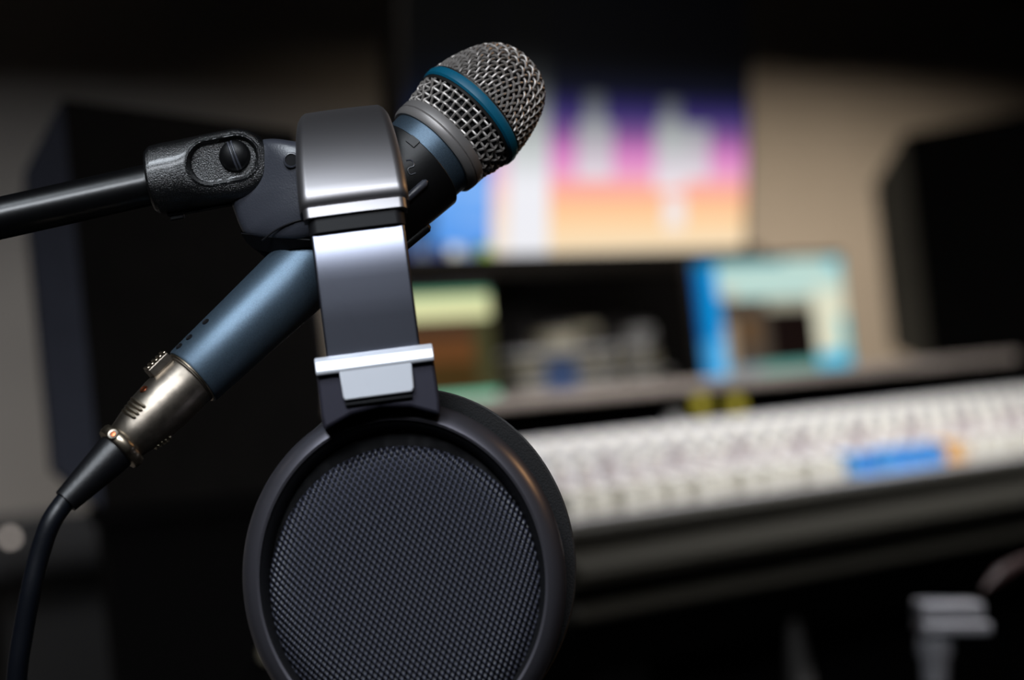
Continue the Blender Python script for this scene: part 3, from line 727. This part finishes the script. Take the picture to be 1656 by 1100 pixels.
cpts = catmull([G0.lerp(G1, .9), at(100, 818, .927), at(80, 850, .925), at(63, 900, .925), at(50, 955, .925), at(38, 1020, .927), at(27, 1100, .93), at(22, 1250, .94), at(60, 1700, 1.0),
                Vector((-.20, 1.0, .35)), Vector((-.26, 1.05, .12)), Vector((-.30, 1.10, .012)), Vector((-.55, 1.2, .006)), Vector((-.9, 1.1, .006))], 8)
MB().tube(cpts, .0040, 16).build('cord', 'cable_rubber', cab)

# ---- boom arm with its stand (stand off frame to the left)
BA = at(250, 297, .968); BL = at(0, 353, .955); bdv = (BL - BA).normalized(); BE = BA + bdv * .42
Fb = Fr(BA, bdv.orthogonal(), bdv.cross(bdv.orthogonal()), bdv)
sto = Vector((BE.x + .07, BE.y, 0))
stand = thing('microphone_stand', Vector((BA + bdv * .36).xy.to_3d()), 'black tubular boom arm reaching in from the left to the microphone clip', 'microphone stand')
MB().tube([BA + bdv * -.012, BA + bdv * .42], .0084, 32).build('boom_arm', 'boom_paint', stand)
MB().lathe(Fb, [(-.004, .0083), (-.0035, .0098), (.0010, .0098), (.0016, .0086)], 32).build('thread_collar', 'brass', stand)
jn = BA + bdv * .36
MB().lathe(Fr(jn - toward * .02, (1, 0, 0), (0, 0, 1), toward), [(0, .015), (.002, .019), (.038, .019), (.04, .015)], 24).build('clutch', 'crackle', stand)
MB().tube([Vector((jn.x, jn.y, .03)), Vector((jn.x, jn.y, jn.z - .01))], .010, 20).build('pole', 'boom_paint', stand)
MB().lathe(Fr((jn.x, jn.y, 0), (1, 0, 0), (0, 1, 0), (0, 0, 1)), [(0, .13), (.012, .13), (.02, .10), (.028, .03), (.04, .014)], 40).build('base', 'crackle', stand)

# ---- clip: swivel, screw, holder, cradle
clip = thing('microphone_clip', at(390, 290, .965), 'black swivel clip with slotted screw gripping the microphone on the boom', 'microphone clip')
SW0 = at(243, 293, .966); SW1 = at(385, 267, .966)
sx_ = (SW1 - SW0).normalized(); sz_ = (toward - sx_ * toward.dot(sx_)).normalized(); sy_ = sz_.cross(sx_)
FS = Fr(SW0, sx_, sy_, sz_)                                  # x along body, y up in picture, z to the camera
LB = (SW1 - SW0).length; R = r(57)
def swivel():
    rows = []; nx, nt = 190, 200
    x1 = LB + R * .98
    for i in range(nx + 1):
        t = i / nx
        x = x1 * t if t < 1 else x1
        w = R * (1 - .10 * (1 - sstep(0, .1 * LB, x))) if x < LB else math.sqrt(max(R * R - (x - LB) ** 2, 1e-8))
        if x < LB * .2: w = min(w, R * (.96 + .04 * x / (LB * .2)))
        fl = sstep(LB * .3, LB * 1.0, x)
        d = R * (.97 * (1 - fl) + .86 * fl) * (1 if x < LB else min(1, .35 + .65 * math.sqrt(max(1 - ((x - LB) / R) ** 6, 0))))
        if x < r(4): w *= .94 + .06 * x / r(4); d *= .94 + .06 * x / r(4)
        row = []
        ex = 2 + 2.2 * fl
        for j in range(nt):
            th = 2 * PI * j / nt; cth, sth = math.cos(th), math.sin(th)
            yy = w * math.copysign(abs(cth) ** (2 / ex), cth); zz = d * math.copysign(abs(sth) ** (2 / ex), sth)
            if sth > 0:                                      # stadium recess, raised rim
                cx0, cx1, cy, rr = r(104), LB + r(4), r(8), r(35)
                px_, py_ = x, yy - cy - 0.0
                qx = max(cx0 - px_, 0, px_ - cx1); dd = math.hypot(qx, py_) - rr
                rim = math.exp(-(dd / r(2.2)) ** 2) * r(2.6)
                inside = sstep(r(1.5), -r(5), dd)
                floor = R * .86 - r(14)
                zz = zz + (min(floor, zz) - zz) * inside + rim
            row.append(FS.p(x, yy, zz))
        rows.append(row)
    mb = MB().grid(rows, closed_u=True, cap=True)
    # hidden nose under the body
    F = Fr(FS.p(r(20), -R + r(1), 0), FS.x, FS.z, FS.y)
    return mb
swivel().build('swivel', 'crackle', clip, angle=50)
MB().box(Fr(FS.p(r(26), -R + r(2), 0), FS.x, FS.y, FS.z), -r(8), r(100), -r(6), r(10), -r(30), r(10)).box(Fr(FS.p(r(34), -R - r(6), 0), FS.x, FS.y, FS.z), -r(13), r(9), -r(5), r(10), -r(14), r(6)).build('lock_nose', 'black_plastic', clip, bevel=r(1.5))
# screw: dome with a slot
scp = FS.p(LB + r(1), r(12), R * .86 - r(13))
rows = []; n = 48; sr = r(25)
sl = math.radians(100)
for i in range(22):
    t = i / 21; rr = sr * math.sin(PI / 2 * t) if i else 1e-6
    row = []
    for j in range(96):
        th = 2 * PI * j / 96; x_, y_ = rr * math.cos(th), rr * math.sin(th)
        z_ = r(15) * math.sqrt(max(1 - (rr / sr) ** 2, 0))
        dsl = abs(x_ * math.sin(sl) - y_ * math.cos(sl))
        row.append(FS.p(0, 0, 0) * 0 + scp + FS.x * x_ + FS.y * y_ + FS.z * z_)
    rows.append(row)
mb = MB().grid(rows, closed_u=True); mb.lathe(Fr(scp, FS.x, FS.y, FS.z), [(-r(6), sr), (0, sr)], 48)
scr = mb.build('screw', 'clip_dark', clip)
sa = Vector(FS.x * math.cos(sl) + FS.y * math.sin(sl))
for off in (-2.6, 2.6):
    side2 = FS.z.cross(sa).normalized(); pts = []
    for k in range(-10, 11):
        d = k / 10 * 23; hh = r(15) * math.sqrt(max(1 - (math.hypot(d, off) / 25) ** 2, 0)); pts.append(scp + sa * r(d) + side2 * r(off) + FS.z * (hh + r(.4)))
    MB().tube(pts, r(1.9), 8).build('slot_edge', 'clip_plastic', scr)
# holder plate
def pxpoly(pts, D): return [at(x, y, D) for x, y in pts]
out = [(418, 226), (445, 224), (478, 229), (520, 236), (560, 242), (600, 242), (632, 232), (648, 242), (640, 260), (600, 320), (560, 362), (498, 391), (425, 388), (396, 382), (386, 362), (372, 322), (380, 300)]
def smooth_poly(pts, it=2):
    for _ in range(it):
        q = []
        for i in range(len(pts)):
            a, b2 = pts[i], pts[(i + 1) % len(pts)]
            q += [(a[0] * .8 + b2[0] * .2, a[1] * .8 + b2[1] * .2), (a[0] * .2 + b2[0] * .8, a[1] * .2 + b2[1] * .8)]
        pts = q
    return pts
out = smooth_poly(out, 2)
cxp, cyp = 500, 300
def ringpts(inset, D):
    q = []
    for x, y in out:
        dx, dy = cxp - x, cyp - y; m = math.hypot(dx, dy); xx = x + dx / m * min(inset, m * .95); yy = y + dy / m * min(inset, m * .95)
        q.append(at(xx, yy, D if D > .97 else D - .0075 * sstep(385, 490, xx) - .0012 * sstep(0, 60, inset)))
    return q
rows = [ringpts(30, .986), ringpts(6, .986), ringpts(0, .982), ringpts(0, .9635), ringpts(1.5, .9615), ringpts(5, .9598), ringpts(12, .9588), ringpts(25, .9582), ringpts(45, .9580), ringpts(70, .9580), ringpts(100, .9580)]
hp = MB().grid(rows, closed_u=True, cap=True)
hold = hp.build('holder', 'clip_plastic', clip, angle=60)
# eyelet and seam on the holder
pe = at(471, 259, .9492)
MB().lathe(Fr(pe, FS.x, FS.y, FS.z), [(-r(3), r(13)), (r(1.5), r(12)), (r(2.2), r(10)), (-r(.5), r(9))], 28, cap=False).build('eyelet_rim', 'clip_plastic', hold)
MB().lathe(Fr(pe, FS.x, FS.y, FS.z), [(-r(3), r(9.5)), (r(.3), r(9.5))], 24).build('eyelet_hole', 'black_plastic', hold)
hD = lambda x: .958 - .0075 * sstep(385, 490, x) - .0008
MB().tube(catmull([at(x, y, hD(x)) for x, y in ((424, 389), (445, 373), (465, 363), (487, 356), (520, 352))], 6), r(1.5), 8).build('seam', 'black_plastic', hold)
sk = [(389, 377, .9605), (440, 383, .9553), (508, 387, .9515), (512, 398, .9512), (470, 403, .9550), (446, 409, .9645), (428, 416, .967), (412, 404, .966), (397, 391, .964)]
ms = MB(); n_ = len(sk)
sv = [at(x, y, d) for x, y, d in sk] + [at(x, y - 4, .986) for x, y, d in sk]
ms.add(sv, [tuple(range(n_))[::-1], tuple(range(n_, 2 * n_))] + [(i, (i + 1) % n_, n_ + (i + 1) % n_, n_ + i) for i in range(n_)])
ms.build('lower_jaw', 'black_plastic', clip, bevel=.0005)
# cradle: open tube around the handle
def cradle(s_a, s_b, extra, a0, a1, thick):
    rows = []
    for i in range(25):
        s = s_a + (s_b - s_a) * i / 24
        rm = 0
        for (z0_, r0_), (z1_, r1_) in zip(prof, prof[1:]):
            if z0_ <= s * S <= z1_: rm = r0_ + (r1_ - r0_) * (s * S - z0_) / (z1_ - z0_)
        row = []
        NA = 60
        for k in range(NA + 1):
            a = math.radians(a0 + (a1 - a0) * k / NA); row.append(FMi.p((rm + r(extra)) * math.sin(a), (rm + r(extra)) * math.cos(a), s * S))
        for k in range(NA, -1, -1):
            a = math.radians(a0 + (a1 - a0) * k / NA); row.append(FMi.p((rm + r(extra + thick)) * math.sin(a), (rm + r(extra + thick)) * math.cos(a), s * S))
        rows.append(row)
    return MB().grid(rows, closed_u=True, cap=True)
cradle(275, 492, .5, -125, 118, 8).build('cradle', 'clip_dark', clip, bevel=r(1.5), angle=50)
def on_mic(s, ang, rr): 
    a = math.radians(ang); return FMi.p(r(rr) * math.sin(a), r(rr) * math.cos(a), s * S)
MB().tube([on_mic(s, 24, 80 + (s - 400) * .085) for s in (398, 403, 428, 453, 458)], [r(3), r(6.5), r(7), r(6.5), r(3)], 14).build('rib', 'clip_plastic', clip)
MB().tube([on_mic(s, 88, 80 + (s - 380) * .075) for s in (362, 367, 395, 428, 433)], [r(5), r(9), r(9), r(9), r(5)], 14).build('rail', 'clip_dark', clip)
MB().tube(catmull([on_mic(455, -8, 84.5), on_mic(461, -4, 85), on_mic(458, 2, 85), on_mic(448, 0, 84.3), on_mic(444, 6, 84), on_mic(452, 9, 84.5)], 5), r(1.1), 6).build('embossed_mark', 'clip_plastic', clip)
cradle(478, 492, 8, -24, -12, 3).build('tab', 'clip_dark', clip, bevel=r(1))

# ---- headphones hanging over the clip
HD = .918; HC = at(651, 938, HD); mm = .001
H = Fr(HC, (1, 0, 0), (0, 1, 0), (0, 0, 1)).rot('y', -1.3).rot('z', 3.5)
hpn = thing('headphones', HC, 'dark grey open back headphones hanging by their band over the microphone clip', 'headphones')
def ering(F, a, b, prof, n=128, cz=0.0, cx=0.0):
    rows = [[F.p(cx + (a + dr) * math.cos(2 * PI * k / n), y, cz + (b + dr) * math.sin(2 * PI * k / n)) for k in range(n)] for dr, y in prof]
    return MB().grid(rows, closed_u=True, closed_v=True)
kk = HD / FPX
AO, BO = 264 * kk, 292 * kk
def cup(parent, F, near=True):
    o = ering(F, AO, BO, [(-.001, .014), (0, .011), (0, .007), (-.0008, .0035), (-.0024, .0004), (-.0046, -.0020), (-.0068, -.0030), (-.0078, -.0026), (-.0080, .000), (-.0080, .014)])
    o.build('cup_ring', 'cup_plastic', parent)
    ering(F, AO, BO, [(-.0076, .012), (-.0076, -.0018), (-.0086, -.0012), (-.0112, .004), (-.0112, .012)]).build('inner_rim', 'black_plastic', parent)
    ering(F, AO, BO, [(-.010, .012), (-.001, .012), (-.004, .024), (-.012, .026), (-.012, .014)]).build('cup_housing', 'black_plastic', parent)
    # recessed floor
    rows = [[F.p((AO - .0105) * q * math.cos(2 * PI * k / 96), .0062, (BO - .0105) * q * math.sin(2 * PI * k / 96)) for k in range(96)] for q in (.02, .5, 1)]
    fl = MB().grid(rows, closed_u=True, cap=True)
    fl.build('cup_floor', 'black_plastic', parent)
    ga, gb = 226 * kk, 242 * kk; rows = []
    for i in range(26):
        t = 1 - i / 25.5
        # rounded dome: flat centre, edge curling back
        e = (1 - t); yy = .0040 - .0085 * (1 - t ** 7.0) - .0032 * (1 - t * t)
        rows.append([F.p(.0008 + ga * t * math.cos(2 * PI * k / 128), yy, -.0058 + gb * t * math.sin(2 * PI * k / 128)) for k in range(128)])
    g = MB().grid([[p - F.y * -.003 for p in rows[0]]] + rows, closed_u=True, cap=True)
    g.build('cup_grille', 'cup_mesh', parent, angle=80)
    G = F.at(.0040, .0, .0045)
    pad = ering(G, AO - .001, BO, [(-.022, .026), (-.012, .0245), (-.004, .0245), (.0005, .027), (.0012, .032), (.0005, .038), (-.005, .043), (-.013, .0445), (-.021, .042), (-.024, .034)])
    pad.build('ear_pad', 'velour', parent)
cup(hpn, H.rot('z', -5.0).rot('x', -2))
# far cup, mirrored
yc = .062
FF = Fr(H.p(.010, 2 * yc + .006, -.002), -H.x, -H.y, H.z)
FF.x = -H.x
cup(hpn, FF.rot('x', 0))
# headband arc in the y-z plane
RC = .0685; zc = .1155
def arcp(phi, rad): return (yc - rad * math.cos(phi), zc + rad * math.sin(phi))
def strap(phis, r_out, th_, wid, lean=None, edge=.0012):
    rows = []
    for ph in phis:
        w_ = wid(ph) if callable(wid) else wid; ro = r_out(ph) if callable(r_out) else r_out; t_ = th_(ph) if callable(th_) else th_
        sec_ = [(-w_ / 2, -t_), (-w_ / 2, -edge), (-w_ / 2 + edge * .4, -edge * .4), (-w_ / 2 + edge, 0)] + [(x * (w_ / 2 - edge), 0.0003 * (1 - x * x)) for x in (-.95, -.8, -.4, 0, .4, .8, .95)] + \
               [(w_ / 2 - edge, 0), (w_ / 2 - edge * .4, -edge * .4), (w_ / 2, -edge), (w_ / 2, -t_)]
        rows.append([H.p(x, *(lambda yz: (yz[0], yz[1]))(arcp(ph, ro + d)) ) for x, d in sec_])
    return MB().grid(rows, closed_u=True, cap=True)
# steel strap: vertical run then arc
rows = []; wS = .0358; tS = .0022
prof_path = [(yc - RC + (.0008 if z < .1 else 0), z, 0) for z in (.072, .080, .090, .100, .108)] + [(*arcp(PI * k / 60, RC), PI * k / 60) for k in range(0, 61)] + [(yc + RC, z, PI) for z in (.108, .100, .090, .080, .072)]
for y_, z_, ph in prof_path:
    ny, nz = -math.cos(ph), math.sin(ph); row = []
    for x, d in ((-wS / 2, -tS), (-wS / 2, -.0006), (-wS / 2 + .0006, 0), (-wS / 2 + .0012, .00003), (-wS / 4, .0002), (0, .0003), (wS / 4, .0002), (wS / 2 - .0012, .00003), (wS / 2 - .0006, 0), (wS / 2, -.0006), (wS / 2, -tS)):
        row.append(H.p(x, y_ + ny * d, z_ + nz * d))
    rows.append(row)
MB().grid(rows, closed_u=True, cap=True).build('steel_strap', 'band_metal', hpn, angle=60)
p0 = math.radians(24); NP = 60
phis = [p0 + (PI - 2 * p0) * k / NP for k in range(NP + 1)]
def ends(ph): 
    e = min(ph - p0, PI - p0 - ph) * .07; return e
wf = lambda ph: .0420 - .0065 * sstep(0, 1.1, min(ph - p0, PI - p0 - ph))
strap(phis, lambda ph: RC + .0055 - .0028 * (1 - sstep(0, .0035, ends(ph))), .0085, wf, edge=.003).build('headband_shell', 'band_shell', hpn, angle=60)
lipf = [p0 - .062 + .058 * k / 6 for k in range(7)]
strap(lipf, RC + .0038, .006, .0395, edge=.002).build('shell_lip', 'band_shell', hpn, angle=60)
strap([PI - p for p in lipf], RC + .0038, .006, .0395, edge=.002).build('shell_lip', 'band_shell', hpn, angle=60)
strap([p0 - .145 + .10 * k / 6 for k in range(7)], RC + .0022, .009, .0370, edge=.003).build('cushion_end', 'black_plastic', hpn)
strap([PI - (p0 - .145 + .10 * k / 6) for k in range(7)], RC + .0022, .009, .0370, edge=.003).build('cushion_end', 'black_plastic', hpn)
ph2 = [p0 - .02 + (PI - 2 * p0 + .04) * k / 50 for k in range(51)]
strap(ph2, RC - .0028, lambda ph: .0045 + .0005 * math.sin(8 * ph), .033, edge=.003).build('head_cushion', 'cushion', hpn)
# yokes
for sgn, F in ((1, H), (-1, Fr(H.p(0, 2 * yc, 0), -H.x, -H.y, H.z))):
    Y = F.at(0, 0, 0)
    ym = MB(); hw = .0222
    tz = .0868
    pr = [(-hw, .060), (-hw - .0004, .066), (-hw, tz - .002), (-hw + .002, tz), (hw - .002, tz), (hw, tz - .002), (hw + .0004, .066), (hw, .060), (hw * .5, .0645), (0, .066), (-hw * .5, .0645)]
    ym.prism(Y, pr, -.0090, .004)
    yo = ym.build('yoke', 'yoke_plastic', hpn, bevel=.0016, seg=4)
    ll = MB(); ll.prism(Fr(Y.p(0, 0, 0), Y.y, Y.x, Y.z), [(-.0116, tz - .0062), (-.0122, tz - .0050), (-.0112, tz - .0012), (-.0085, tz + .0006), (-.004, tz + .0008), (-.004, tz - .0062)], -hw - .0002, hw + .0002)
    ll.build('lit_top_edge', 'plate_metal', yo, bevel=.0005)  # pale material paints the lit top edge of the dark yoke
    pm = MB().prism(Y, [(-.0135, .0715), (-.0130, .0700), (.0125, .0700), (.0135, .0715), (.0138, tz - .0050), (-.0138, tz - .0050)], -.0118, -.0095)
    pm.build('size_plate', 'plate_metal', yo, bevel=.0007)
    MB().box(Y, -.0130, .0125, -.0108, -.0100, .0680, .0692).build('plate_groove', 'black_plastic', yo, bevel=.0002)
